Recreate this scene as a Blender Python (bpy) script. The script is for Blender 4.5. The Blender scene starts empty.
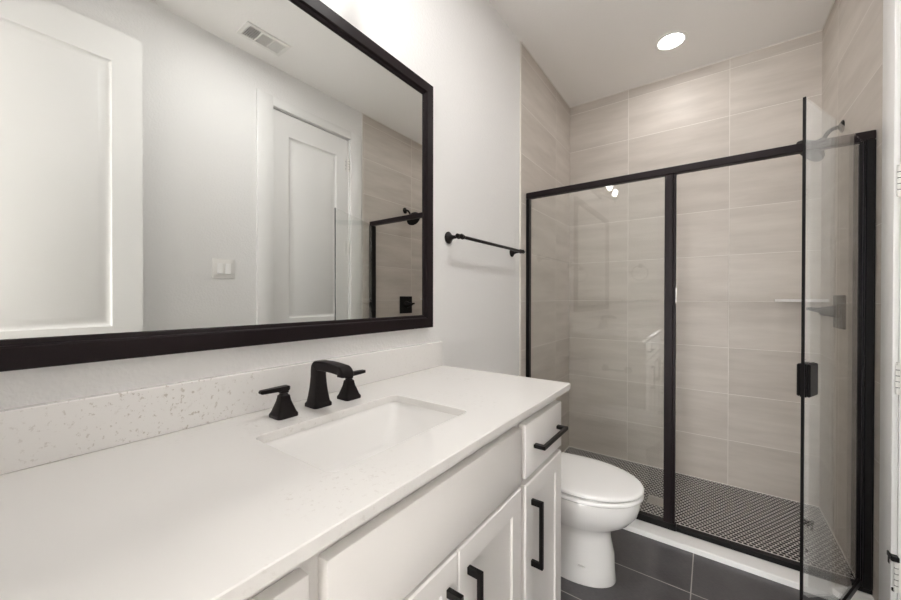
import bpy, bmesh, math, random
from mathutils import Vector, Matrix
random.seed(4)
sc = bpy.context.scene
COL = sc.collection

# ---------------------------------------------------------------- camera, world, light, exposure
H = 1.216
cd = bpy.data.cameras.new('camera'); cam = bpy.data.objects.new('camera', cd); COL.objects.link(cam)
cd.sensor_width = 36.0; cd.lens = 36.0 * 359.65 / 901.0; cd.clip_start = 0.01
cam.matrix_world = (Matrix.Translation((0, 0, H)) @ Matrix.Rotation(0.6271, 4, 'Z') @
                    Matrix.Rotation(math.pi / 2 - 0.0055, 4, 'X') @ Matrix.Rotation(0.0011, 4, 'Z'))
sc.camera = cam
wd = bpy.data.worlds.new('world'); sc.world = wd; wd.use_nodes = True
wd.node_tree.nodes['Background'].inputs[0].default_value = (1.0, 0.97, 0.93, 1)
wd.node_tree.nodes['Background'].inputs[1].default_value = 0.6
sc.view_settings.view_transform = 'Standard'; sc.view_settings.look = 'None'
sc.view_settings.gamma = 1.0; sc.view_settings.use_curve_mapping = False
sc.view_settings.exposure = 0.40
BULB = 21          # vanity bulbs (emission strength)
DOWN = 58          # shower downlight
FILL_CAN = 178           # unseen second downlight, added over the room as fill
REAR_FILL = 118         # added fill from the far bedroom end, standing in for a window (W)
ROOM_FILL = 25     # unseen overhead fill added in the adjoining bedroom (W)
try:
    sc.cycles.use_denoising = True
    sc.cycles.max_bounces = 14; sc.cycles.diffuse_bounces = 6; sc.cycles.glossy_bounces = 6
    sc.cycles.transparent_max_bounces = 24; sc.cycles.sample_clamp_indirect = 8.0
except Exception:
    pass
la = bpy.data.lights.new('bedroom_ceiling_fill', 'AREA'); la.energy = ROOM_FILL; la.size = 1.0; la.color = (1, .99, .97)
lo = bpy.data.objects.new('bedroom_ceiling_fill', la); COL.objects.link(lo); lo.location = (0.1, -1.5, 2.70)
lw_ = bpy.data.lights.new('bedroom_rear_fill', 'AREA'); lw_.energy = REAR_FILL; lw_.shape = 'RECTANGLE'; lw_.size = 1.8; lw_.size_y = 1.9; lw_.color = (.955, .98, 1)
wo = bpy.data.objects.new('bedroom_rear_fill', lw_); COL.objects.link(wo); wo.location = (0.0, -3.55, 1.02); wo.rotation_euler = (math.pi / 2, 0, math.pi)

# ---------------------------------------------------------------- key measures (metres)
XL, XR = -0.970, 0.534           # drywall faces left / right
TL, TR = -0.963, 0.529           # tiled faces of the shower alcove
YN = -0.13                       # near wall (with the doorway)
YB = 3.029                       # tiled back wall
YT = 2.076                       # where tile begins / kerb front
CE = 2.81
SF = -0.032                      # shower floor
ZC = 0.922                       # counter top

# ---------------------------------------------------------------- materials
def nmat(name):
    m = bpy.data.materials.new(name); m.use_nodes = True
    nt = m.node_tree; b = nt.nodes['Principled BSDF']
    return m, nt, b
def S(b, **k):
    names = {'color': 'Base Color', 'rough': 'Roughness', 'metal': 'Metallic', 'spec': 'Specular IOR Level',
             'coat': 'Coat Weight', 'coatr': 'Coat Roughness'}
    for a, v in k.items():
        b.inputs[names[a]].default_value = (*v, 1) if a == 'color' else v
class N:
    """tiny node maths helper"""
    def __init__(s, nt): s.nt = nt
    def _in(s, sock, v):
        if hasattr(v, 'is_output') or isinstance(v, bpy.types.NodeSocket): s.nt.links.new(v, sock)
        else: sock.default_value = v
    def m(s, op, a, b=0.0, c=None):
        n = s.nt.nodes.new('ShaderNodeMath'); n.operation = op
        s._in(n.inputs[0], a); s._in(n.inputs[1], b)
        if c is not None: s._in(n.inputs[2], c)
        return n.outputs[0]
    def mix(s, f, a, b):
        n = s.nt.nodes.new('ShaderNodeMix'); n.data_type = 'RGBA'
        s._in(n.inputs[0], f)
        for i, v in ((6, a), (7, b)):
            if isinstance(v, tuple): n.inputs[i].default_value = (*v, 1)
            else: s.nt.links.new(v, n.inputs[i])
        return n.outputs[2]
    def pos(s):
        g = s.nt.nodes.new('ShaderNodeNewGeometry'); x = s.nt.nodes.new('ShaderNodeSeparateXYZ')
        s.nt.links.new(g.outputs['Position'], x.inputs[0]); return x.outputs
    def comb(s, a, b, c):
        n = s.nt.nodes.new('ShaderNodeCombineXYZ')
        for i, v in enumerate((a, b, c)): s._in(n.inputs[i], v)
        return n.outputs[0]
    def noise(s, vec, scale, detail=3, rough=.5):
        n = s.nt.nodes.new('ShaderNodeTexNoise'); n.inputs['Scale'].default_value = scale
        n.inputs['Detail'].default_value = detail; n.inputs['Roughness'].default_value = rough
        if vec is not None: s.nt.links.new(vec, n.inputs['Vector'])
        return n.outputs[0]
    def white(s, vec):
        n = s.nt.nodes.new('ShaderNodeTexWhiteNoise'); n.noise_dimensions = '3D'
        s.nt.links.new(vec, n.inputs['Vector']); return n.outputs['Value']
    def ramp(s, f, lo, hi):
        n = s.nt.nodes.new('ShaderNodeMapRange'); n.clamp = True
        s._in(n.inputs[0], f); n.inputs[1].default_value = lo; n.inputs[2].default_value = hi
        return n.outputs[0]
    def bump(s, h, strength, dist, b):
        n = s.nt.nodes.new('ShaderNodeBump'); n.inputs['Strength'].default_value = strength
        n.inputs['Distance'].default_value = dist
        s.nt.links.new(h, n.inputs['Height']); s.nt.links.new(n.outputs[0], b.inputs['Normal'])

def plain(name, color, rough=.5, metal=0.0, spec=.5, coat=0.0, bump=None):
    m, nt, b = nmat(name); S(b, color=color, rough=rough, metal=metal, spec=spec, coat=coat)
    if bump:
        k = N(nt); tc = nt.nodes.new('ShaderNodeTexCoord')
        k.bump(k.noise(tc.outputs['Object'], bump[0], 3), bump[1], bump[2], b)
    return m

def drywall(name, color, strength=.14):
    m, nt, b = nmat(name); S(b, color=color, rough=.62, spec=.35)
    k = N(nt); p = k.pos(); v = k.comb(p[0], p[1], p[2])
    h = k.m('ADD', k.ramp(k.noise(v, 95, 2, .5), .42, .62), k.m('MULTIPLY', k.noise(v, 260, 2), .3))
    k.bump(h, strength, .004, b)
    return m

M = {}
M['wall'] = drywall('wall_paint', (.83, .818, .805))
M['ceil'] = drywall('ceiling_paint', (.92, .895, .87), .10)
M['door'] = plain('door_paint', (.82, .81, .795), .32, bump=(60, .05, .001))
M['cab'] = plain('cabinet_paint', (.83, .805, .78), .33, bump=(90, .03, .001))
M['seam'] = plain('shadow_gap_paint', (.62, .59, .56), .5)
M['bronze'] = plain('oil_rubbed_bronze', (.010, .007, .007), .36, .1, .22)
M['frame'] = plain('espresso_frame', (.013, .008, .009), .42, .0, .16)
M['black'] = plain('matte_black_metal', (.006, .005, .005), .36, .0, .2)
M['porc'] = plain('glazed_porcelain', (.90, .885, .865), .10, 0, .55, .3)
M['seat'] = plain('toilet_seat_plastic', (.91, .90, .885), .16, 0, .5)
M['chrome'] = plain('brushed_steel', (.62, .60, .57), .28, 1.0)
M['white'] = plain('white_enamel', (.82, .80, .77), .35)
M['gapdark'] = plain('dark_gap', (.03, .028, .026), .7)
M['trim'] = plain('light_edge_trim', (.80, .77, .72), .4)
M['stone'] = plain('pale_stone', (.91, .895, .875), .25)
M['wood'] = plain('bedroom_floor', (.66, .62, .57), .5)

# mirror silver
m, nt, b = nmat('mirror_silver'); S(b, color=(.76, .77, .755), metal=1.0, rough=0.0); M['mirror'] = m

# clear architectural glass: fresnel mirror over straight-through transmission
def glassmat(name, tint=(.985, .992, .988)):
    m = bpy.data.materials.new(name); m.use_nodes = True; nt = m.node_tree; nt.nodes.clear()
    o = nt.nodes.new('ShaderNodeOutputMaterial'); mx = nt.nodes.new('ShaderNodeMixShader')
    t = nt.nodes.new('ShaderNodeBsdfTransparent'); g = nt.nodes.new('ShaderNodeBsdfGlossy')
    f = nt.nodes.new('ShaderNodeFresnel'); f.inputs['IOR'].default_value = 1.52
    geo = nt.nodes.new('ShaderNodeNewGeometry')
    nn = nt.nodes.new('ShaderNodeMix'); nn.data_type = 'VECTOR'
    t.inputs[0].default_value = (*tint, 1); g.inputs[0].default_value = (1, 1, 1, 1); g.inputs['Roughness'].default_value = 0.0
    # the same air-to-glass fresnel on either face of the pane
    neg = nt.nodes.new('ShaderNodeVectorMath'); neg.operation = 'SCALE'
    sg = nt.nodes.new('ShaderNodeMath'); sg.operation = 'MULTIPLY_ADD'; sg.inputs[1].default_value = -2; sg.inputs[2].default_value = 1
    lw = nt.nodes.new('ShaderNodeLayerWeight')
    # Schlick from facing (symmetric): F = .043 + .957 * facing^5
    lw.inputs['Blend'].default_value = .5
    pw = nt.nodes.new('ShaderNodeMath'); pw.operation = 'POWER'; pw.inputs[1].default_value = 5.0
    ma = nt.nodes.new('ShaderNodeMath'); ma.operation = 'MULTIPLY_ADD'; ma.inputs[1].default_value = .957; ma.inputs[2].default_value = .043
    nt.links.new(lw.outputs['Facing'], pw.inputs[0]); nt.links.new(pw.outputs[0], ma.inputs[0])
    nt.nodes.remove(f); nt.nodes.remove(geo); nt.nodes.remove(nn); nt.nodes.remove(neg); nt.nodes.remove(sg)
    nt.links.new(ma.outputs[0], mx.inputs[0]); nt.links.new(t.outputs[0], mx.inputs[1]); nt.links.new(g.outputs[0], mx.inputs[2])
    nt.links.new(mx.outputs[0], o.inputs[0])
    return m
M['glass'] = glassmat('clear_glass')
M['shade'] = glassmat('shade_glass', (.98, .98, .98))

def emis(name, color, strength):
    m, nt, b = nmat(name); S(b, color=(.9, .9, .9))
    b.inputs['Emission Color'].default_value = (*color, 1); b.inputs['Emission Strength'].default_value = strength
    return m
M['bulb'] = emis('lit_bulb', (1, .985, .965), BULB)
M['fill_can'] = emis('fill_downlight', (1, .992, .985), FILL_CAN)
M['down'] = emis('lit_downlight', (1, .985, .97), DOWN)

# large format wall tile, stacked 12x24, light grout
def walltile(name, ax, u0, pu=.612, z0=.27, pz=.3085, gw=.0034):
    m, nt, b = nmat(name); k = N(nt); p = k.pos(); u = p[ax]; z = p[2]
    fu = k.m('DIVIDE', k.m('SUBTRACT', u, u0), pu); fz = k.m('DIVIDE', k.m('SUBTRACT', z, z0), pz)
    du = k.m('MULTIPLY', k.m('ABSOLUTE', k.m('SUBTRACT', k.m('FRACT', k.m('ADD', fu, .5)), .5)), pu)
    dz = k.m('MULTIPLY', k.m('ABSOLUTE', k.m('SUBTRACT', k.m('FRACT', k.m('ADD', fz, .5)), .5)), pz)
    d = k.m('MINIMUM', du, dz)
    gr = k.m('LESS_THAN', d, gw * .5)
    iu = k.m('FLOOR', fu); iz = k.m('FLOOR', fz)
    r = k.white(k.comb(iu, iz, 3.7))
    sv = k.comb(k.m('ADD', k.m('MULTIPLY', u, 1.3), k.m('MULTIPLY', r, 37.0)), k.m('MULTIPLY', z, 9.0), k.m('MULTIPLY', r, 11.0))
    st = k.noise(sv, 1.4, 5, .6)
    tone = k.m('ADD', k.m('MULTIPLY', k.ramp(st, .3, .7), .75), k.m('MULTIPLY', r, .25))
    c = k.mix(tone, (.495, .445, .397), (.655, .60, .545))
    c = k.mix(gr, c, (.74, .70, .65))
    nt.links.new(c, b.inputs['Base Color']); S(b, rough=.45, spec=.35)
    k.bump(k.ramp(d, gw * .3, gw * .8), .5, .0015, b)
    return m
M['tile_back'] = walltile('greige_wall_tile_back', 0, .095)
M['tile_side'] = walltile('greige_wall_tile_side', 1, 2.70)

# dark floor tile
m, nt, b = nmat('charcoal_floor_tile'); k = N(nt); p = k.pos()
fu = k.m('DIVIDE', k.m('ADD', p[0], .063), .612); fv = k.m('DIVIDE', k.m('SUBTRACT', p[1], 1.778), .300)
du = k.m('MULTIPLY', k.m('ABSOLUTE', k.m('SUBTRACT', k.m('FRACT', k.m('ADD', fu, .5)), .5)), .612)
dv = k.m('MULTIPLY', k.m('ABSOLUTE', k.m('SUBTRACT', k.m('FRACT', k.m('ADD', fv, .5)), .5)), .300)
d = k.m('MINIMUM', du, dv); gr = k.m('LESS_THAN', d, .0021)
weave = k.noise(k.comb(k.m('MULTIPLY', p[0], 60), k.m('MULTIPLY', p[1], 320), 0), 1.0, 2)
cloud = k.noise(k.comb(p[0], p[1], 0), 7, 4)
c = k.mix(k.m('ADD', k.m('MULTIPLY', k.ramp(weave, .3, .7), .5), k.m('MULTIPLY', k.ramp(cloud, .3, .7), .5)), (.048, .045, .048), (.108, .102, .106))
c = k.mix(gr, c, (.40, .38, .36)); nt.links.new(c, b.inputs['Base Color']); S(b, rough=.34, spec=.5)
k.bump(k.ramp(d, .001, .003), .4, .0015, b); M['floor'] = m

# black penny-round mosaic with white grout
m, nt, b = nmat('black_penny_mosaic'); k = N(nt); p = k.pos()
P_ = .0225; R3 = P_ * math.sqrt(3)
def lat(ox, oy):
    a = k.m('SUBTRACT', k.m('FRACT', k.m('ADD', k.m('DIVIDE', p[0], P_), ox)), .5)
    c_ = k.m('SUBTRACT', k.m('FRACT', k.m('ADD', k.m('DIVIDE', p[1], R3), oy)), .5)
    a = k.m('MULTIPLY', a, P_); c_ = k.m('MULTIPLY', c_, R3)
    return k.m('SQRT', k.m('ADD', k.m('MULTIPLY', a, a), k.m('MULTIPLY', c_, c_)))
dd = k.m('MINIMUM', lat(0, 0), lat(.5, .5))
g = k.ramp(dd, .0093, .0101)
tn = k.white(k.comb(k.m('FLOOR', k.m('DIVIDE', p[0], P_)), k.m('FLOOR', k.m('DIVIDE', p[1], R3)), 1.0))
c = k.mix(tn, (.012, .012, .013), (.030, .029, .030))
c = k.mix(g, c, (.72, .69, .66)); nt.links.new(c, b.inputs['Base Color'])
nt.links.new(k.m('ADD', k.m('MULTIPLY', g, .5), .18), b.inputs['Roughness'])
M['penny'] = m

# white quartz with sparse flecks
def quartz(name, amount, lo_, hi_, y0=None):
    m, nt, b = nmat(name); k = N(nt); p = k.pos(); v = k.comb(p[0], p[1], p[2])
    cl = k.ramp(k.noise(v, 3.4, 2), lo_, hi_)
    fl = k.ramp(k.noise(v, 100, 4, .65), .59, .65)
    fl2 = k.ramp(k.noise(v, 30, 5, .7), .61, .71)
    f = k.m('MULTIPLY', k.m('MAXIMUM', fl, k.m('MULTIPLY', fl2, .6)), cl)
    if y0 is not None:      # one streak of flecks in the slab
        f = k.m('MULTIPLY', f, k.m('SUBTRACT', 1.0, k.m('MULTIPLY', .85, k.ramp(k.m('ABSOLUTE', k.m('SUBTRACT', p[1], y0)), .06, .26))))
    c = k.mix(k.noise(v, 2.2, 3), (.80, .775, .75), (.84, .825, .80))
    c = k.mix(k.m('MULTIPLY', f, amount), c, (.40, .34, .28)); nt.links.new(c, b.inputs['Base Color']); S(b, rough=.17, spec=.5)
    return m
M['quartz'] = quartz('white_quartz', .28, .50, .64)
M['quartz_splash'] = quartz('flecked_white_quartz', .62, .42, .52, .27)

# ---------------------------------------------------------------- mesh helpers
def box(bm, x0, x1, y0, y1, z0, z1, bev=0.0, seg=1, mat=None):
    v = [bm.verts.new((x, y, z)) for x in (x0, x1) for y in (y0, y1) for z in (z0, z1)]
    F = [(0, 1, 3, 2), (4, 6, 7, 5), (0, 4, 5, 1), (2, 3, 7, 6), (0, 2, 6, 4), (1, 5, 7, 3)]
    fs = [bm.faces.new([v[i] for i in f]) for f in F]
    if mat is not None: bmesh.ops.transform(bm, matrix=mat, verts=v)
    if bev > 0:
        es = list({e for f in fs for e in f.edges})
        bmesh.ops.bevel(bm, geom=es, offset=bev, segments=seg, affect='EDGES', profile=.5)
def loft(bm, rings, cap0=True, cap1=True, closed=True):
    R = [[bm.verts.new(p) for p in r] for r in rings]
    n = len(R[0])
    for a, b_ in zip(R, R[1:]):
        for i in range(n if closed else n - 1):
            j = (i + 1) % n
            bm.faces.new((a[i], a[j], b_[j], b_[i]))
    if cap0: bm.faces.new(list(reversed(R[0])))
    if cap1: bm.faces.new(R[-1])
    return R
def frame_axes(d):
    d = Vector(d).normalized(); up = Vector((0, 0, 1)) if abs(d.z) < .9 else Vector((1, 0, 0))
    a = d.cross(up).normalized(); return a, a.cross(d).normalized()
def circ(c, d, r, n=20):
    a, b_ = frame_axes(d); c = Vector(c)
    return [c + a * (r * math.cos(t * 2 * math.pi / n)) + b_ * (r * math.sin(t * 2 * math.pi / n)) for t in range(n)]
def lathe(bm, base, d, prof, n=24):
    """prof: list of (distance along d, radius)"""
    d = Vector(d).normalized(); base = Vector(base)
    loft(bm, [circ(base + d * s, d, max(r, 1e-4), n) for s, r in prof])
def tube(bm, pts, r, n=14):
    pts = [Vector(p) for p in pts]; rings = []
    d0 = (pts[1] - pts[0]).normalized(); a, b_ = frame_axes(d0)
    for i, p in enumerate(pts):
        d = (pts[min(i + 1, len(pts) - 1)] - pts[max(i - 1, 0)]).normalized()
        a = (a - d * a.dot(d)).normalized(); b2 = a.cross(d).normalized()
        rr = r[i] if isinstance(r, (list, tuple)) else r
        rings.append([p + a * (rr * math.cos(t * 2 * math.pi / n)) + b2 * (rr * math.sin(t * 2 * math.pi / n)) for t in range(n)])
    loft(bm, rings)
def rrect(cx, cy, hx, hy, r, z, n=6):
    out = []
    for sx, sy, a0 in ((1, 1, 0), (-1, 1, 90), (-1, -1, 180), (1, -1, 270)):
        for i in range(n + 1):
            a = math.radians(a0 + 90 * i / n)
            out.append(Vector((cx + sx * (hx - r) + r * math.cos(a), cy + sy * (hy - r) + r * math.sin(a), z)))
    return out
def root_loc(o):
    while o.parent: o = o.parent
    return o.location.copy()
def obj(name, bm, mat, parent=None, smooth=True, ang=35, recalc=True):
    if recalc: bmesh.ops.recalc_face_normals(bm, faces=bm.faces[:])
    if smooth:
        for f in bm.faces: f.smooth = True
        for e in bm.edges:
            if len(e.link_faces) == 2 and e.calc_face_angle(0) > math.radians(ang): e.smooth = False
    if parent: off = root_loc(parent)
    else:
        xs = [v.co for v in bm.verts]
        off = Vector(((min(p.x for p in xs) + max(p.x for p in xs)) / 2, (min(p.y for p in xs) + max(p.y for p in xs)) / 2, min(p.z for p in xs)))
    bmesh.ops.translate(bm, verts=bm.verts[:], vec=-off)
    me = bpy.data.meshes.new(name); bm.to_mesh(me); bm.free()
    o = bpy.data.objects.new(name, me); COL.objects.link(o); me.materials.append(mat)
    if parent: o.parent = parent
    else: o.location = off
    return o
def thing(name, label, cat, loc, group=None):
    o = bpy.data.objects.new(name, None); COL.objects.link(o); o.location = loc; o.empty_display_size = .05
    o['label'] = label; o['category'] = cat
    if group: o['group'] = group
    return o
def tag(o, label, cat, group=None):
    o['label'] = label; o['category'] = cat
    if group: o['group'] = group
    return o
def struct(name, bm, mat, label=None, parent=None, **k):
    o = obj(name, bm, mat, parent, **k)
    if not parent: o['kind'] = 'structure'
    if label: o['label'] = label
    return o
def B(): return bmesh.new()
def bx(*a, **k):
    bm = B(); box(bm, *a, **k); return bm
def panel(bm, xf, s, y0, y1, z0, z1, loops):
    """nested rectangles on a plane x = xf facing s; loops: (inset, depth outward)"""
    rings = [[Vector((xf + s * d, a, c)) for a, c in ((y0 + i, z0 + i), (y1 - i, z0 + i), (y1 - i, z1 - i), (y0 + i, z1 - i))] for i, d in loops]
    loft(bm, rings, cap0=False, cap1=True)

# ---------------------------------------------------------------- the room
bd = 0.12
struct('floor', bx(XL - bd, XR + bd, YN - bd, YT + .02, -.10, 0), M['floor'], 'charcoal floor tiles with pale grout')
struct('floor_shower', bx(TL - .05, TR + .05, YT + .02, YB + .05, -.10, SF), M['penny'], 'black penny round mosaic shower floor with white grout')
struct('ceiling', bx(XL - bd, XR + bd, YN - bd, YB + bd, CE, CE + .1), M['ceil'], 'flat off-white ceiling')
struct('wall_left', bx(XL - bd, XL, YN - bd, YB + bd, -.10, CE), M['wall'], 'off-white textured wall behind the mirror')
# right wall leaves an opening for the closed door
DY0, DY1, DZ = 1.285, 1.945, 2.538
bm = B(); box(bm, XR, XR + bd, YN - bd, DY0, -.10, CE); box(bm, XR, XR + bd, DY1, YB + bd, -.10, CE); box(bm, XR, XR + bd, DY0, DY1, DZ, CE)
struct('wall_right', bm, M['wall'], 'off-white wall opposite the mirror')
struct('wall_back', bx(XL, XR, YB, YB + bd, -.10, CE), M['tile_back'], 'greige tiled back wall of the shower')
struct('wall_shower_left', bx(XL, TL, YT, YB, -.10, CE), M['tile_side'], 'greige tiled left wall of the shower')
struct('wall_shower_right', bx(TR, XR, YT, YB, -.10, CE), M['tile_side'], 'greige tiled right wall of the shower')
# near wall with the doorway the picture is taken from
OX0, OX1, OZ = -.30, .44, 2.53
bm = B(); box(bm, XL, OX0, YN - bd, YN, 0, CE); box(bm, OX1, XR, YN - bd, YN, 0, CE); box(bm, OX0, OX1, YN - bd, YN, OZ, CE)
struct('wall_near', bm, M['wall'], 'off-white wall around the entry doorway')
# bedroom beyond the doorway
bm = B()
box(bm, -2.0, 2.0, -3.6, YN - bd, -.10, 0)
struct('floor_bedroom', bm, M['wood'])
struct('ceiling_bedroom', bx(-2, 2, -3.6, YN - bd, CE, CE + .1), M['ceil'])
bm = B(); box(bm, -2.1, -2, -3.6, YN - bd, -.1, CE); box(bm, 2, 2.1, -3.6, YN - bd, -.1, CE); box(bm, -2.1, 2.1, -3.7, -3.6, -.1, CE)
box(bm, -2.1, XL - bd, YN - bd, YN, -.1, CE); box(bm, XR + bd, 2.1, YN - bd, YN, -.1, CE)
struct('wall_bedroom', bm, M['wall'])
# kerb of the shower
struct('shower_curb', bx(TL, TR, YT - .012, 2.24, -.03, .026, bev=.003), M['stone'], 'low pale stone kerb in front of the shower')
# tile edge and caulk strips
bm = B(); box(bm, XL - .001, TL + .0015, YT - .006, YT, 0, CE); struct('trim_1', bm, M['trim'], 'pale metal edge of the shower tile')
bm = B(); box(bm, TR - .0015, XR + .001, YT - .006, YT, 0, CE); struct('trim_2', bm, M['trim'], 'pale metal edge of the shower tile')
bm = B(); box(bm, TL, TR, YB - .005, YB, CE - .005, CE); box(bm, TL, TL + .005, YT, YB - .005, CE - .005, CE); box(bm, TR - .005, TR, YT, YB - .005, CE - .005, CE)
struct('trim_3', bm, M['trim'], 'pale caulk line along the shower ceiling')
bm = B(); box(bm, TL, TR, YB - .004, YB, SF, SF + .005); box(bm, TR - .004, TR, 2.24, YB - .004, SF, SF + .005); box(bm, TL, TL + .004, 2.24, YB - .004, SF, SF + .005)
struct('trim_4', bm, M['trim'], 'pale caulk line around the shower floor')
bm = B(); box(bm, XL, XL + .013, 1.205, YT - .014, 0, .11, bev=.003); struct('baseboard_left', bm, M['door'])
bm = B(); box(bm, XR - .013, XR, YN, DY0 - .11, 0, .11, bev=.003); struct('baseboard_right', bm, M['door'])

# raised panel doors --------------------------------------------------------
def raised_door(bm, xf, s, y0, y1, z0, z1, stile, lock, t=.035):
    """xf face plane facing s; lock = (lo, hi) of the lock rail"""
    a, c = (xf, xf - s * t); xa, xb = min(a, c), max(a, c)
    box(bm, xa, xb, y0, y0 + stile, z0, z1); box(bm, xa, xb, y1 - stile, y1, z0, z1)
    for lo_, hi_ in ((z0, z0 + .24), lock, (z1 - .155, z1)): box(bm, xa, xb, y0 + stile, y1 - stile, lo_, hi_)
    for lo_, hi_ in ((z0 + .24, lock[0]), (lock[1], z1 - .155)):
        for ff, ss in ((xf, s), (xf - s * t, -s)):
            panel(bm, ff, ss, y0 + stile, y1 - stile, lo_, hi_, [(0, 0), (.003, -.004), (.012, -.011), (.018, -.013), (.024, -.013), (.046, -.004), (.049, -.003)])
# closed door in the right wall
bm = B(); raised_door(bm, XR + .012, -1, DY0 + .012, DY1 - .012, .012, DZ - .012, .115, (.88, 1.07))
d1 = struct('door_1', bm, M['door'], 'closed white panel door beside the shower')
for z in (.243, .936, 1.625, 2.315):
    bm = B()
    hx, hy = XR - .006, DY1 - .016
    for i in range(5):
        lathe(bm, (hx, hy, z - .05 + i * .0205), (0, 0, 1), [(0, .0050), (.001, .0062), (.0172, .0062), (.0182, .0050)], 12)
    lathe(bm, (hx, hy, z - .055), (0, 0, 1), [(0, .003), (.002, .0055), (.005, .0055)], 12)
    lathe(bm, (hx, hy, z + .0525), (0, 0, 1), [(0, .0055), (.003, .0055), (.006, .002)], 12)
    box(bm, hx, XR + .0125, hy - .0015, hy + .0015, z - .05, z + .0525)
    box(bm, XR + .0095, XR + .0118, hy - .034, hy + .002, z - .05, z + .0525)
    h = obj('hinge', bm, M['white'], d1); h['label'] = 'white painted butt hinge'
    bm = B()
    for i in range(1, 5): lathe(bm, (hx, hy, z - .0518 + i * .0205), (0, 0, 1), [(0, .0053), (.0018, .0053)], 12)
    for sz in (-.03, .0, .03):
        lathe(bm, (XR + .0096, hy - .020, z + sz), (-1, 0, 0), [(0, .0035), (.0008, .0030)], 10)
    obj('hinge_pin', bm, M['gapdark'], h)
bm = B(); hx, hy = XR - .006, DY1 - .016
box(bm, hx - .014, hx + .006, hy - .008, hy + .034, .296, .314, bev=.002)
box(bm, hx - .012, hx + .002, hy + .020, hy + .034, .270, .296, bev=.003)
box(bm, hx - .008, hx + .006, hy + .006, hy + .018, .184, .196, bev=.002)
o = obj('hinge_stop', bm, M['black'], d1); o['label'] = 'black hinge-pin door stop'
# casing and jamb
bm = B(); cx0, cx1 = XR - .016, XR
def casing_leg(y0, y1, z1): box(bm, cx0, cx1, y0, y1, 0, z1, bev=.004, seg=2)
casing_leg(DY0 - .108, DY0 + .004, 2.60); casing_leg(DY1 - .004, DY1 + .108, 2.60)
box(bm, cx0 + .0004, cx1, DY0 - .1075, DY1 + .1075, DZ - .004, 2.5995, bev=.004, seg=2)
box(bm, XR, XR + bd, DY0, DY0 + .008, 0, DZ); box(bm, XR, XR + bd, DY1 - .008, DY1, 0, DZ); box(bm, XR, XR + bd, DY0 + .008, DY1 - .008, DZ - .008, DZ)
struct('trim_5', bm, M['door'], 'white casing around the closed door')
# entry door standing open along the right wall
bm = B(); raised_door(bm, .42, -1, YN + .005, .562, .012, 2.508, .115, (.88, 1.078))
d2 = struct('door_2', bm, M['door'], 'white panel entry door standing open before the right wall')
for s in (-1, 1):
    bm = B()
    lathe(bm, (.42 if s < 0 else .455, .50, .98), (s, 0, 0), [(0, .030), (.005, .030), (.008, .024), (.010, .011), (.030, .010), (.035, .020), (.045, .027), (.055, .025), (.060, .010)], 24)
    obj('door_knob', bm, M['bronze'], d2)
# doorway casing, room side
bm = B(); box(bm, OX0 - .09, OX0, YN, YN + .015, 0, OZ + .09, bev=.003); box(bm, OX0, OX1, YN, YN + .015, OZ, OZ + .09, bev=.003)
struct('trim_6', bm, M['door'], 'white casing of the entry doorway')

# ---------------------------------------------------------------- vanity cabinet
XB, XF = -.428, -.405         # carcass face, door face
VY0, VY1 = YN + .004, 1.205
van = thing('vanity_cabinet', 'white shaker vanity cabinet under the quartz countertop along the mirror wall', 'cabinet', (-.69, .53, 0))
bm = B()
box(bm, XL + .001, XB - .02, VY0, VY1, .10, ZC - .168)
box(bm, XL + .001, -.835, VY0, VY1, ZC - .168, ZC - .0205)
box(bm, -.835, XB - .02, VY0, .330, ZC - .168, ZC - .0205); box(bm, -.835, XB - .02, .825, VY1, ZC - .168, ZC - .0205)
box(bm, XB - .02, XB, VY0, VY1, .10, ZC - .0205, bev=.001)
obj('body', bm, M['cab'], van)
obj('toe_kick', bx(XL + .001, -.49, VY0, VY1 - .004, 0, .10), M['cab'], van)
def slab(y0, y1, z0, z1): return bx(XB, XF, y0, y1, z0, z1, bev=.0035, seg=2)
def shaker(y0, y1, z0, z1, w=.052):
    bm = B()
    panel(bm, XF, 1, y0, y1, z0, z1, [(0, -.025), (0, -.0035), (.0035, 0), (w, 0), (w + .001, -.001), (w + .002, -.0055), (w + .004, -.006)])
    return bm
def bar_pull(c0, c1, parent, th=.0054, out=.034):
    """square bar pull between two points on the face"""
    bm = B(); a, b_ = Vector(c0), Vector(c1); d = (b_ - a).normalized()
    horiz = abs(d.y) > .5; e = th
    def bb(p0, p1):
        lo_ = Vector((min(p0.x, p1.x), min(p0.y, p1.y), min(p0.z, p1.z))); hi_ = Vector((max(p0.x, p1.x), max(p0.y, p1.y), max(p0.z, p1.z)))
        box(bm, lo_.x, hi_.x, lo_.y, hi_.y, lo_.z, hi_.z, bev=.0012)
    w = Vector((0, 0, e)) if horiz else Vector((0, e, 0))
    X = Vector((1, 0, 0))
    bb(a - w + X * (out - 2 * e), b_ + w + X * out)
    for p, sgn in ((a, 1), (b_, -1)):
        # flared foot
        q0, q1 = p + X * 0.0, p + X * (out - e)
        dd_ = d * (sgn * .021)
        bb(p - w, p + dd_ + w + X * (out - 1.9 * e) if False else p + d * (sgn * .016) + w + X * (out - 1.0 * e))
    return obj('pull', bm, M['black'], parent)
# right bank: drawer over narrow door
dr = obj('drawer', slab(.908, 1.195, .722, .871), M['cab'], van)
bar_pull((XF, .960, .797), (XF, 1.160, .797), dr)
do = obj('door', shaker(.908, 1.195, .125, .706), M['cab'], van)
bar_pull((XF, .948, .467), (XF, .948, .654), do)
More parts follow.
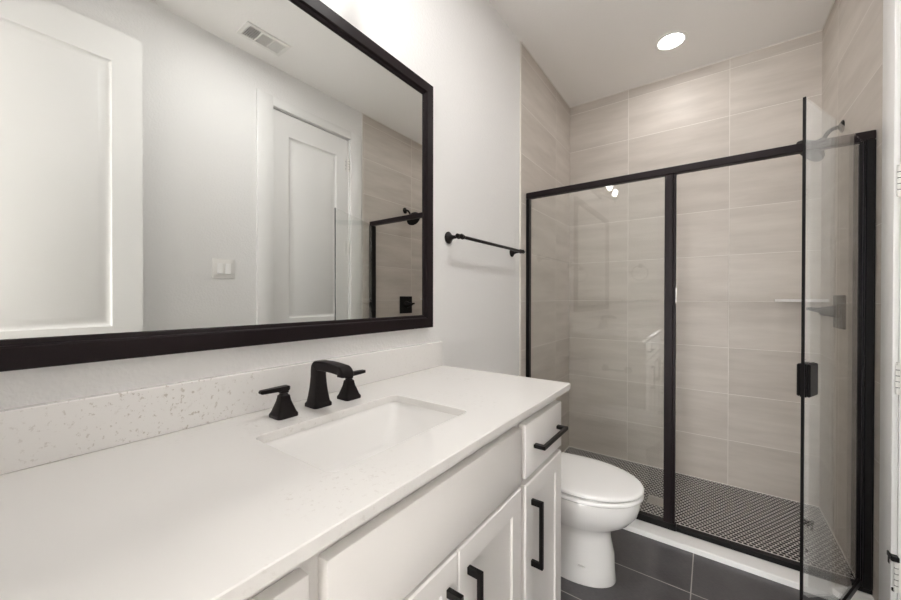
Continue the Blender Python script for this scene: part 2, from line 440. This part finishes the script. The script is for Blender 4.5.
# sink base: false front over a pair of doors
obj('false_front', slab(.285, .882, .722, .871), M['cab'], van)
do = obj('door', shaker(.5885, .882, .125, .713), M['cab'], van)
bar_pull((XF, .623, .475), (XF, .623, .662), do)
do = obj('door', shaker(.285, .5855, .125, .713), M['cab'], van)
bar_pull((XF, .551, .475), (XF, .551, .662), do)
# left bank of three drawers
for z0, z1 in ((.722, .871), (.430, .706), (.125, .414)):
    dr = obj('drawer', slab(VY0 + .03, .260, z0, z1), M['cab'], van)
    zz = (z0 + z1) / 2
    bar_pull((XF, .0, zz), (XF, .20, zz), dr)

# ---------------------------------------------------------------- countertop with sink opening
SX, SY, SHX, SHY = -.646, .578, .135, .209
bm = B()
X0, X1, Y0, Y1 = XL + .0005, -.392, YN + .001, 1.251
zt, zb, ch = ZC, ZC - .020, .0018
def loop_edges(pts):
    v = [bm.verts.new(p) for p in pts]
    return v, [bm.edges.new((v[i], v[(i + 1) % len(v)])) for i in range(len(v))]
def rect(i, z):
    out = []
    for cx, cy, a0 in ((X1 - i, Y1 - i, 0), (X0, Y1 - i, 90), (X0, Y0, 180), (X1 - i, Y0, 270)):
        if a0 == 0:
            r = .004
            for t in range(6):
                a = math.radians(90 * t / 5); out.append((cx - r + r * math.cos(a), cy - r + r * math.sin(a), z))
        else: out.append((cx, cy, z))
    return out
o_t, oe_t = loop_edges(rect(ch, zt)); o_m, _ = loop_edges(rect(0, zt - ch)); o_b, oe_b = loop_edges(rect(0, zb))
i_t, ie_t = loop_edges(rrect(SX, SY, SHX + ch, SHY + ch, .022, zt)); i_m, _ = loop_edges(rrect(SX, SY, SHX, SHY, .020, zt - ch)); i_b, ie_b = loop_edges(rrect(SX, SY, SHX, SHY, .020, zb))
for ls in ((o_t, o_m, o_b), (i_t, i_m, i_b)):
    for a, b_ in zip(ls, ls[1:]):
        n = len(a)
        for i in range(n): bm.faces.new((a[i], a[(i + 1) % n], b_[(i + 1) % n], b_[i]))
bmesh.ops.triangle_fill(bm, edges=oe_t + ie_t, use_beauty=True); bmesh.ops.triangle_fill(bm, edges=oe_b + ie_b, use_beauty=True)
tag(obj('countertop', bm, M['quartz'], ang=20), 'white quartz vanity countertop with a rectangular sink opening', 'countertop')
bm = bx(XL + .0005, XL + .022, YN + .001, 1.251, ZC + .0002, 1.027, bev=.002)
tag(obj('backsplash', bm, M['quartz_splash']), 'low white quartz backsplash with grey flecks along the mirror wall', 'backsplash')

# sink
sink = thing('undermount_sink', 'white rectangular undermount sink set into the quartz countertop', 'sink', (SX, SY, ZC - .165))
bm = B()
zr = zb - .0006
rings = [rrect(SX, SY, SHX + .022, SHY + .022, .03, zr - .012), rrect(SX, SY, SHX + .022, SHY + .022, .03, zr), rrect(SX, SY, SHX + .003, SHY + .003, .022, zr),
         rrect(SX, SY, SHX - .001, SHY - .001, .022, zr - .006)]
for t in range(1, 10):
    u = t / 9
    rings.append(rrect(SX, SY, SHX - .004 - .030 * u ** 1.4, SHY - .004 - .050 * u ** 1.4, .022 + .02 * u, zr - .006 - .098 * u))
for t in range(1, 6):
    a = t / 5 * math.pi / 2
    rings.append(rrect(SX, SY, SHX - .034 - .03 * math.sin(a) , SHY - .054 - .03 * math.sin(a), .042, zr - .104 - .022 * (1 - math.cos(a)) - .004 * math.sin(a)))
rings.append(rrect(SX, SY, .03, .035, .028, zr - .134))
loft(bm, rings, cap0=False)
o = obj('basin', bm, M['porc'], sink, ang=50)
bm = B(); lathe(bm, (SX, SY, zr - .1338), (0, 0, 1), [(0, .027), (.002, .027), (.003, .022), (.0025, .018), (.004, .015), (.005, .002)], 24)
o = obj('drain', bm, M['bronze'], sink); o['label'] = 'dark bronze pop-up drain'

# ---------------------------------------------------------------- faucet (widespread, dark bronze)
FX, FY = -.868, .583
fau = thing('faucet', 'dark bronze widespread faucet with two lever handles behind the sink', 'faucet', (FX, FY, ZC))
def sq(c, ax, ay, hx, hy, r=.15):
    """rounded rectangle section, ax/ay unit axes"""
    out = []; c = Vector(c); rr = min(hx, hy) * r * 2
    for sx, sy, a0 in ((1, 1, 0), (-1, 1, 90), (-1, -1, 180), (1, -1, 270)):
        for i in range(4):
            a = math.radians(a0 + 30 * i)
            out.append(c + ax * (sx * (hx - rr) + rr * math.cos(a)) + ay * (sy * (hy - rr) + rr * math.sin(a)))
    return out
EX, EY, EZ = Vector((1, 0, 0)), Vector((0, 1, 0)), Vector((0, 0, 1))
bm = B()
z = ZC + .0003
prof = [(0, .0275), (.008, .0275), (.011, .0250), (.014, .0235), (.03, .0208), (.05, .0182), (.07, .0165), (.080, .0158), (.097, .0155)]
rings = [sq((FX, FY, z + h_), EX, EY, w, w) for h_, w in prof]
# bend forward into the spout
cz = z + .110
for t in range(1, 6):
    a = t / 5 * math.radians(84); Rb = .011
    cxb = FX + Rb - Rb * math.cos(a) ; czb = z + .1008 + Rb * math.sin(a)
    dirv = Vector((math.sin(a), 0, math.cos(a))); side = Vector((math.cos(a), 0, -math.sin(a)))
    rings.append(sq((cxb, FY, czb), side, EY, .0152 - .0022 * t / 5, .0155))
for t in range(1, 7):
    u = t / 6; xx = FX + .012 + .089 * u; zz = z + .1115 + .002 * math.sin(u * 2.2) - .004 * u * u
    rings.append(sq((xx, FY, zz), Vector((.05, 0, -1)).normalized(), EY, .0128 - .001 * u, .0155 + .001 * u))
xe, ze = FX + .103, z + .1090
for t in range(1, 7):
    a = t / 6 * math.radians(84); Rb = .013
    cxb = xe + Rb * math.sin(a); czb = ze - Rb + Rb * math.cos(a)
    side = Vector((-math.sin(a), 0, -math.cos(a)))
    rings.append(sq((cxb, FY, czb), side, EY, .0118 + .0014 * t / 6, .0165 + .0003 * t))
rings.append(sq((xe + .0134, FY, ze - .0150), Vector((-1, 0, 0)), EY, .0125, .0178))
loft(bm, rings)
obj('spout', bm, M['bronze'], fau, ang=40)
for s, hy in ((-1, .4800), (1, .6790)):
    bm = B()
    prof = [(0, .0265), (.007, .0265), (.010, .0245), (.013, .0228), (.025, .0185), (.038, .0140), (.048, .0120), (.052, .0115), (.054, .0085), (.057, .0075), (.059, .0095), (.064, .0095), (.066, .0080)]
    loft(bm, [sq((FX + .008, hy, z + h_), EX, EY, w, w) for h_, w in prof])
    hb = obj('handle_base', bm, M['bronze'], fau, ang=40)
    bm = B()
    rr = []
    for u, w, t_ in ((-.014, .006, .004), (-.010, .0095, .0060), (.02, .0090, .0055), (.045, .0085, .0048), (.056, .0080, .0044), (.059, .005, .002)):
        rr.append(sq((FX + .008, hy + s * u, z + .0690 + .012 * u), EX, EZ, w, t_))
    loft(bm, rr)
    obj('lever', bm, M['bronze'], hb, ang=40)

# ---------------------------------------------------------------- mirror
MY0, MY1, MZ0, MZ1 = -.03, 1.178, 1.094, 2.099
mir = thing('wall_mirror', 'large dark-framed rectangular mirror above the vanity', 'mirror', (XL, .57, MZ0))
bm = B()
fw, x0, x1 = .052, XL + .001, XL + .028
prof = [(0, x0), (0, x1 - .002), (.002, x1), (fw - .014, x1), (fw - .011, x1 - .003), (fw - .010, x1 - .007), (fw - .002, x1 - .010), (fw, x1 - .013), (fw, x0)]
rings = [[Vector((xx, a, c)) for a, c in ((MY0 + i, MZ0 + i), (MY1 - i, MZ0 + i), (MY1 - i, MZ1 - i), (MY0 + i, MZ1 - i))] for i, xx in prof]
loft(bm, rings, False, False)
obj('mirror_frame', bm, M['frame'], mir, ang=25)
bm = bx(x0 + .002, XL + .013, MY0 + fw - .004, MY1 - fw + .004, MZ0 + fw - .004, MZ1 - fw + .004)
o = obj('mirror_glass', bm, M['mirror'], mir, smooth=False); o['label'] = 'clear silvered mirror glass'

# vanity light above the mirror
vl = thing('vanity_light', 'bronze three-lamp vanity light with clear glass shades above the mirror', 'wall lamp', (XL, .573, 2.20))
bm = B(); box(bm, XL + .001, XL + .022, .573 - .30, .573 + .30, 2.275, 2.335, bev=.004, seg=2)
obj('back_plate', bm, M['bronze'], vl)
for dy in (-.245, 0, .245):
    y = .573 + dy; xa = XL + .16; zl = 2.235
    bm = B(); tube(bm, [(XL + .02, y, 2.305), (XL + .045, y, 2.300), (XL + .095, y, 2.272), (xa - .02, y, zl + .002), (xa - .005, y, zl), (xa, y, zl + .012)], .006, 12)
    lathe(bm, (xa, y, zl - .032), (0, 0, 1), [(0, .003), (.004, .007), (.010, .008), (.015, .005), (.022, .009), (.034, .012), (.044, .030), (.050, .032), (.053, .028)], 20)
    arm = obj('lamp_arm', bm, M['bronze'], vl)
    bm = B(); n = 28; z0 = zl + .0215
    loft(bm, [circ((xa, y, z0), EZ, .026, n), circ((xa, y, z0 + .008), EZ, .042, n), circ((xa, y, z0 + .05), EZ, .047, n), circ((xa, y, z0 + .135), EZ, .056, n),
              circ((xa, y, z0 + .135), EZ, .053, n), circ((xa, y, z0 + .05), EZ, .044, n), circ((xa, y, z0 + .010), EZ, .039, n), circ((xa, y, z0 + .003), EZ, .024, n)], False, False)
    sh = obj('lamp_shade', bm, M['shade'], arm); sh['label'] = 'clear glass shade'
    bm = B(); lathe(bm, (xa, y, zl + .0215), (0, 0, 1), [(0, .013), (.016, .014), (.034, .024), (.052, .030), (.068, .027), (.080, .016), (.085, .003)], 20)
    bu = obj('bulb', bm, M['bulb'], arm); bu['label'] = 'lit round bulb'

# ---------------------------------------------------------------- towel bar, towel ring, paper holder
def bell(bm, p, d, out):
    lathe(bm, p, d, [(0, .027), (.004, .028), (.008, .024), (.013, .0165), (.022, .0105), (.034, .0078), (out - .016, .0075), (out - .013, .0105), (out - .009, .0115), (out - .002, .0115), (out + .003, .0100), (out + .010, .0112), (out + .014, .007), (out + .016, .002)], 22)
tb = thing('towel_bar', 'dark bronze towel bar on the white wall left of the shower', 'towel bar', (XL, 1.65, 1.49))
for y in (1.320, 1.962):
    bm = B(); bell(bm, (XL, y, 1.490), (1, 0, 0), .066); obj('post', bm, M['bronze'], tb)
bm = B(); tube(bm, [(XL + .066, 1.304, 1.490), (XL + .066, 1.978, 1.490)], .0078, 14)
for y, s in ((1.334, 1), (1.948, -1)): lathe(bm, (XL + .066, y, 1.49), (0, s, 0), [(0, .011), (.006, .012), (.014, .009), (.018, .0085)], 16)
for y, s in ((1.304, -1), (1.978, 1)): lathe(bm, (XL + .066, y, 1.49), (0, s, 0), [(0, .0078), (.004, .0105), (.009, .0095), (.014, .004)], 16)
obj('rail', bm, M['bronze'], tb)
tr = thing('towel_ring', 'dark bronze towel ring on the near wall beside the vanity', 'towel ring', (-.635, YN, 1.50))
bm = B(); bell(bm, (-.635, YN, 1.575), (0, 1, 0), .045); obj('post', bm, M['bronze'], tr)
bm = B(); tube(bm, [(-.635 + .08 * math.sin(a), YN + .048, 1.495 + .08 * math.cos(a)) for a in [i * 2 * math.pi / 36 for i in range(36)]] + [(-.635 + .001, YN + .048, 1.575)], .0048, 10)
obj('ring', bm, M['bronze'], tr)
th = thing('toilet_paper_holder', 'empty dark bronze paper holder on the vanity side facing the toilet', 'paper holder', (-.61, VY1, .64))
for x in (-.70, -.53):
    bm = B(); bell(bm, (x, VY1 - .0015, .645), (0, 1, 0), .06); obj('post', bm, M['bronze'], th)
bm = B(); tube(bm, [(-.70, VY1 + .06, .645), (-.53, VY1 + .06, .645)], .007, 12); obj('roller', bm, M['bronze'], th)

# ---------------------------------------------------------------- toilet
TY = 1.655
toi = thing('toilet', 'white two-piece toilet with closed lid between the vanity and the shower', 'toilet', (-.60, TY, 0))
def egg(tip, rear, hw, z, xc=None, ef=2.0, er=2.6, n=48, dip=0.0):
    xc = rear + (tip - rear) * .50 if xc is None else xc
    out = []
    for i in range(n):
        t = 2 * math.pi * i / n; c, s = math.cos(t), math.sin(t)
        e = ef if c >= 0 else er
        px = (tip - xc if c >= 0 else xc - rear) * math.copysign(abs(c) ** (2 / e), c)
        py = hw * math.copysign(abs(s) ** (2 / e), s)
        out.append(Vector((xc + px, TY + py, z)))
    return out
bm = B()
secs = [(-.326, -.90, .104, 0), (-.324, -.90, .106, .006), (-.329, -.90, .103, .05), (-.332, -.90, .102, .12), (-.345, -.90, .098, .18), (-.346, -.90, .100, .205),
        (-.338, -.89, .108, .225), (-.310, -.88, .128, .248), (-.272, -.86, .152, .275), (-.245, -.82, .170, .310), (-.234, -.78, .178, .345), (-.231, -.76, .180, .375), (-.234, -.755, .177, .383)]
rings = [egg(t, r, w, z, xc=-.50) for t, r, w, z in secs]
rings += [egg(-.250, -.74, .165, .3845, xc=-.5), egg(-.30, -.68, .12, .378, xc=-.5)]
loft(bm, rings)
bowl = obj('bowl', bm, M['porc'], toi, ang=60)
for s in (-1, 1):
    # little moulded bolt-cover lip on the foot
    obj('bolt_cover', bx(-.455, -.425, TY + s * .102 - .004, TY + s * .102 + .004, .078, .084, bev=.002, seg=2), M['porc'], bowl)
def plate(name, tip, rear, hw, z0, z1, dome, mat):
    bm = B()
    loft(bm, [egg(tip - .006, rear + .004, hw - .006, z0, xc=-.47), egg(tip, rear, hw, z0 + .005, xc=-.47), egg(tip, rear, hw, z1 - .006, xc=-.47), egg(tip - .004, rear + .003, hw - .004, z1 - .0015, xc=-.47),
              egg(tip - .012, rear + .01, hw - .012, z1 + dome * .2, xc=-.47), egg(tip - .05, rear + .04, hw - .05, z1 + dome * .7, xc=-.47), egg(tip - .14, rear + .12, hw - .12, z1 + dome, xc=-.47)])
    return obj(name, bm, mat, toi, ang=50)
plate('seat', -.220, -.735, .187, .3865, .4065, 0, M['seat'])
plate('lid', -.219, -.745, .186, .4105, .429, .005, M['seat'])
for s in (-1, 1):
    bm = B(); lathe(bm, (-.742, TY + s * .07 - .02, .418), (0, 1, 0), [(0, .008), (.002, .011), (.038, .011), (.040, .008)], 16)
    obj('seat_hinge', bm, M['seat'], toi)
bm = B(); loft(bm, [rrect(-.862, TY, .090, .185, .03, .386), rrect(-.862, TY, .094, .195, .03, .43), rrect(-.862, TY, .098, .208, .03, .715)])
tank = obj('tank', bm, M['porc'], toi, ang=50)
bm = B(); loft(bm, [rrect(-.862, TY, .101, .212, .03, .7155), rrect(-.862, TY, .104, .216, .032, .722), rrect(-.862, TY, .104, .216, .032, .742), rrect(-.862, TY, .098, .210, .030, .748)])
obj('tank_lid', bm, M['porc'], toi, ang=50)
bm = B(); lathe(bm, (-.764, TY - .15, .66), (1, 0, 0), [(0, .012), (.006, .012), (.010, .008), (.016, .006)], 16); tube(bm, [(-.750, TY - .15, .66), (-.744, TY - .10, .655), (-.744, TY - .08, .652)], [.005, .006, .007], 10)
o = obj('flush_lever', bm, M['chrome'], tank)

# ---------------------------------------------------------------- shower enclosure
EYc = 2.170                       # plane of the fixed glass
enc = thing('shower_enclosure', 'black-framed clear glass shower enclosure with its door swung open', 'shower enclosure', (-.2, EYc, .026))
KT = .0265
obj('header_rail', bx(TL, TR, EYc - .020, EYc + .020, 1.852, 1.888, bev=.003), M['frame'], enc)
bm = B(); box(bm, TL, -.14, EYc - .020, EYc + .020, KT, .060, bev=.002); box(bm, -.14, TR, EYc - .016, EYc + .020, KT, .050, bev=.002)
obj('bottom_track', bm, M['black'], enc)
obj('wall_jamb', bx(TL, TL + .022, EYc - .018, EYc + .018, .060, 1.850, bev=.002), M['black'], enc)
bm = B(); box(bm, .490, TR, EYc - .020, EYc + .024, .050, 1.850, bev=.002); box(bm, .500, TR - .006, EYc - .030, EYc - .018, .050, 1.850, bev=.002)
obj('wall_jamb', bm, M['black'], enc)
bm = B(); box(bm, -.196, -.158, EYc - .020, EYc + .020, .060, 1.850, bev=.002); box(bm, -.158, -.146, EYc - .012, EYc + .014, .060, 1.850, bev=.002)
post = obj('center_post', bm, M['frame'], enc)
bm = bx(-.1465, -.1445, EYc - .008, EYc + .0, 1.19, 1.27); o = obj('magnet_strike', bm, M['chrome'], post)
o = obj('fixed_glass', bx(TL + .014, -.190, EYc - .003, EYc + .003, .052, 1.858), M['glass'], enc, smooth=False); o['label'] = 'clear fixed glass panel'
# door leaf, swung out towards the room
hp, fp = Vector((.487, 2.140, 0)), Vector((.236, 1.578, 0))
dv_ = (fp - hp); L = dv_.length; dv_.normalize()
MT = Matrix(((dv_.x, -dv_.y, 0, hp.x), (dv_.y, dv_.x, 0, hp.y), (0, 0, 1, 0), (0, 0, 0, 1)))
o = door = obj('glass_door', bx(.004, L - .004, -.003, .003, .075, 1.852, mat=MT), M['glass'], enc, smooth=False); o['label'] = 'clear glass door leaf'
obj('hinge_stile', bx(-.003, .005, -.005, .005, .062, 1.845, bev=.001, mat=MT), M['black'], door)
obj('edge_seal', bx(L - .004, L + .0005, -.0038, .0038, .075, 1.852, mat=MT), M['black'], door)
obj('bottom_sweep', bx(.0, L - .004, -.007, .007, .060, .086, bev=.002, mat=MT), M['black'], door)
bm = B()
for s in (-1, 1):
    box(bm, L - .078, L - .003, s * .0035, s * .0075, .902, 1.008, bev=.001, mat=MT)
    box(bm, L - .076, L - .005, s * .0075, s * .0165, .903, 1.007, bev=.003, mat=MT)
obj('door_pull', bm, M['black'], door)

# shower head and valve on the right tiled wall
sh = thing('shower_head', 'black round shower head on a bent arm high on the right tiled wall', 'shower head', (TR, 2.66, 2.07))
ySH = 2.605
bm = B(); lathe(bm, (TR, ySH, 2.075), (-1, 0, 0), [(0, .030), (.003, .030), (.008, .024), (.014, .012), (.016, .010)], 24); obj('flange', bm, M['black'], sh)
bm = B(); tube(bm, [(TR - .010, ySH, 2.075), (TR - .030, ySH, 2.073), (TR - .048, ySH, 2.063), (TR - .060, ySH, 2.045), (TR - .068, ySH, 2.025)], .0095, 14); obj('arm', bm, M['black'], sh)
hd = Vector((-.74, -.10, -.66)).normalized()
bm = B(); lathe(bm, Vector((TR - .066, ySH, 2.027)), hd, [(0, .012), (.010, .018), (.018, .016), (.026, .020), (.045, .046), (.062, .068), (.074, .073), (.080, .070), (.081, .002)], 28); obj('head', bm, M['black'], sh)
va = thing('shower_valve', 'black square shower valve with lever on the right tiled wall', 'shower valve', (TR, 2.62, 1.08))
bm = B(); box(bm, TR - .012, TR, 2.530, 2.700, 1.065, 1.232, bev=.003); obj('trim_plate', bm, M['black'], va)
bm = B(); lathe(bm, (TR - .012, 2.615, 1.150), (-1, 0, 0), [(0, .036), (.006, .036), (.012, .030), (.040, .024), (.060, .021), (.064, .017)], 24)
tube(bm, [(TR - .050, 2.615, 1.150), (TR - .085, 2.610, 1.156), (TR - .125, 2.602, 1.164)], [.018, .012, .008], 14); obj('lever', bm, M['black'], va)

# corner shelf
bm = B()
pts = [(TR, YB), (.322, YB), (.322, YB - .02), (TR - .02, 2.838), (TR, 2.838)]
loft(bm, [[Vector((x, y, 1.196)) for x, y in pts], [Vector((x, y, 1.212)) for x, y in pts]])
tag(obj('corner_shelf', bm, M['stone']), 'small pale stone corner shelf in the tiled shower', 'shelf')

# shower drain
dr = thing('shower_drain', 'small square metal drain in the black mosaic shower floor', 'drain', (-.262, 2.53, SF))
bm = B(); cx, cy, hw = -.262, 2.53, .052
for a in ((cx - hw, cx + hw, cy - hw, cy - hw + .008), (cx - hw, cx + hw, cy + hw - .008, cy + hw), (cx - hw, cx - hw + .008, cy - hw + .008, cy + hw - .008), (cx + hw - .008, cx + hw, cy - hw + .008, cy + hw - .008)):
    box(bm, *a, SF, SF + .003)
obj('rim', bm, M['chrome'], dr)
bm = B(); box(bm, cx - hw + .008, cx + hw - .008, cy - hw + .008, cy + hw - .008, SF, SF + .0006)
for i in range(5): box(bm, cx - hw + .012 + i * .0172, cx - hw + .012 + i * .0172 + .009, cy - hw + .008, cy + hw - .008, SF + .0006, SF + .0024)
obj('grate', bm, M['chrome'], dr)

# recessed downlight in the shower ceiling, plus an unseen one added for fill
n = 36
for ly, mat_, lab in ((2.615, 'down', 'round lit recessed downlight in the ceiling before the shower'),
                      (1.00, 'fill_can', 'added unseen fill downlight in the ceiling nearer the mirror and toilet')):
    lx = -.208 if mat_ == 'down' else -.15
    rl = thing('recessed_light', lab, 'ceiling light', (lx, ly, CE - .006), 'recessed ceiling lights')
    bm = B(); c0 = Vector((lx, ly, 0))
    loft(bm, [circ(c0 + EZ * CE, EZ, .088, n), circ(c0 + EZ * (CE - .004), EZ, .087, n), circ(c0 + EZ * (CE - .006), EZ, .080, n), circ(c0 + EZ * (CE - .004), EZ, .070, n), circ(c0 + EZ * (CE - .0005), EZ, .066, n)], False, False)
    obj('trim_ring', bm, M['white'], rl)
    bm = B(); lathe(bm, c0 + EZ * (CE - .0003), (0, 0, -1), [(0, .066), (.001, .066), (.0018, .05), (.0022, .002)], n)
    o = obj('lens', bm, M[mat_], rl); o['label'] = 'lit white lens'

# ceiling register (seen in the mirror)
vt = thing('ceiling_vent', 'white metal air register on the ceiling over the right wall', 'vent', (.32, 1.128, CE - .01))
vx0, vx1, vy0, vy1 = .250, .395, .995, 1.260
bm = B()
for a in ((vx0, vx1, vy0, vy0 + .022), (vx0, vx1, vy1 - .022, vy1), (vx0, vx0 + .022, vy0 + .022, vy1 - .022), (vx1 - .022, vx1, vy0 + .022, vy1 - .022),
          (vx0 + .022, vx1 - .022, vy0 + .094, vy0 + .101), (vx0 + .022, vx1 - .022, vy0 + .167, vy0 + .174)): box(bm, *a, CE - .009, CE, bev=.0015)
obj('vent_frame', bm, M['white'], vt)
obj('duct_opening', bx(vx0 + .022, vx1 - .022, vy0 + .022, vy1 - .022, CE - .001, CE), M['gapdark'], vt)
bm = B()
vs = 38
def blade(x0, x1, y0, y1, along):
    if along == 'x':
        box(bm, x0, x1, -.0055, .0055, -.0007, .0007, mat=Matrix.Translation((0, (y0 + y1) / 2, CE - .0055)) @ Matrix.Rotation(math.radians(vs), 4, 'X'))
    else:
        box(bm, -.0055, .0055, y0, y1, -.0007, .0007, mat=Matrix.Translation(((x0 + x1) / 2, 0, CE - .0055)) @ Matrix.Rotation(math.radians(75), 4, 'Y'))
for i in range(6): blade(vx0 + .022, vx1 - .022, vy0 + .026 + i * .0115, vy0 + .032 + i * .0115, 'x')
for i in range(8): blade(vx0 + .026 + i * .0125, vx0 + .032 + i * .0125, vy0 + .101, vy0 + .167, 'y')
vs = -68
for i in range(6): blade(vx0 + .022, vx1 - .022, vy0 + .178 + i * .0115, vy0 + .184 + i * .0115, 'x')
obj('louvers', bm, M['white'], vt)

# light switch (seen in the mirror)
ls = thing('light_switch', 'white two-gang rocker light switch on the wall between the doors', 'switch', (XR, .98, 1.33))
bm = B(); box(bm, XR - .006, XR, .917, 1.043, 1.336, 1.456, bev=.003, seg=2); obj('switch_plate', bm, M['white'], ls)
for y in (.957, 1.003):
    bm = B(); box(bm, -.004, .004, -.0165, .0165, -.033, .033, bev=.001, mat=Matrix.Translation((XR - .0075, y, 1.396)) @ Matrix.Rotation(math.radians(3), 4, 'Y'))
    obj('rocker', bm, M['seat'], ls)
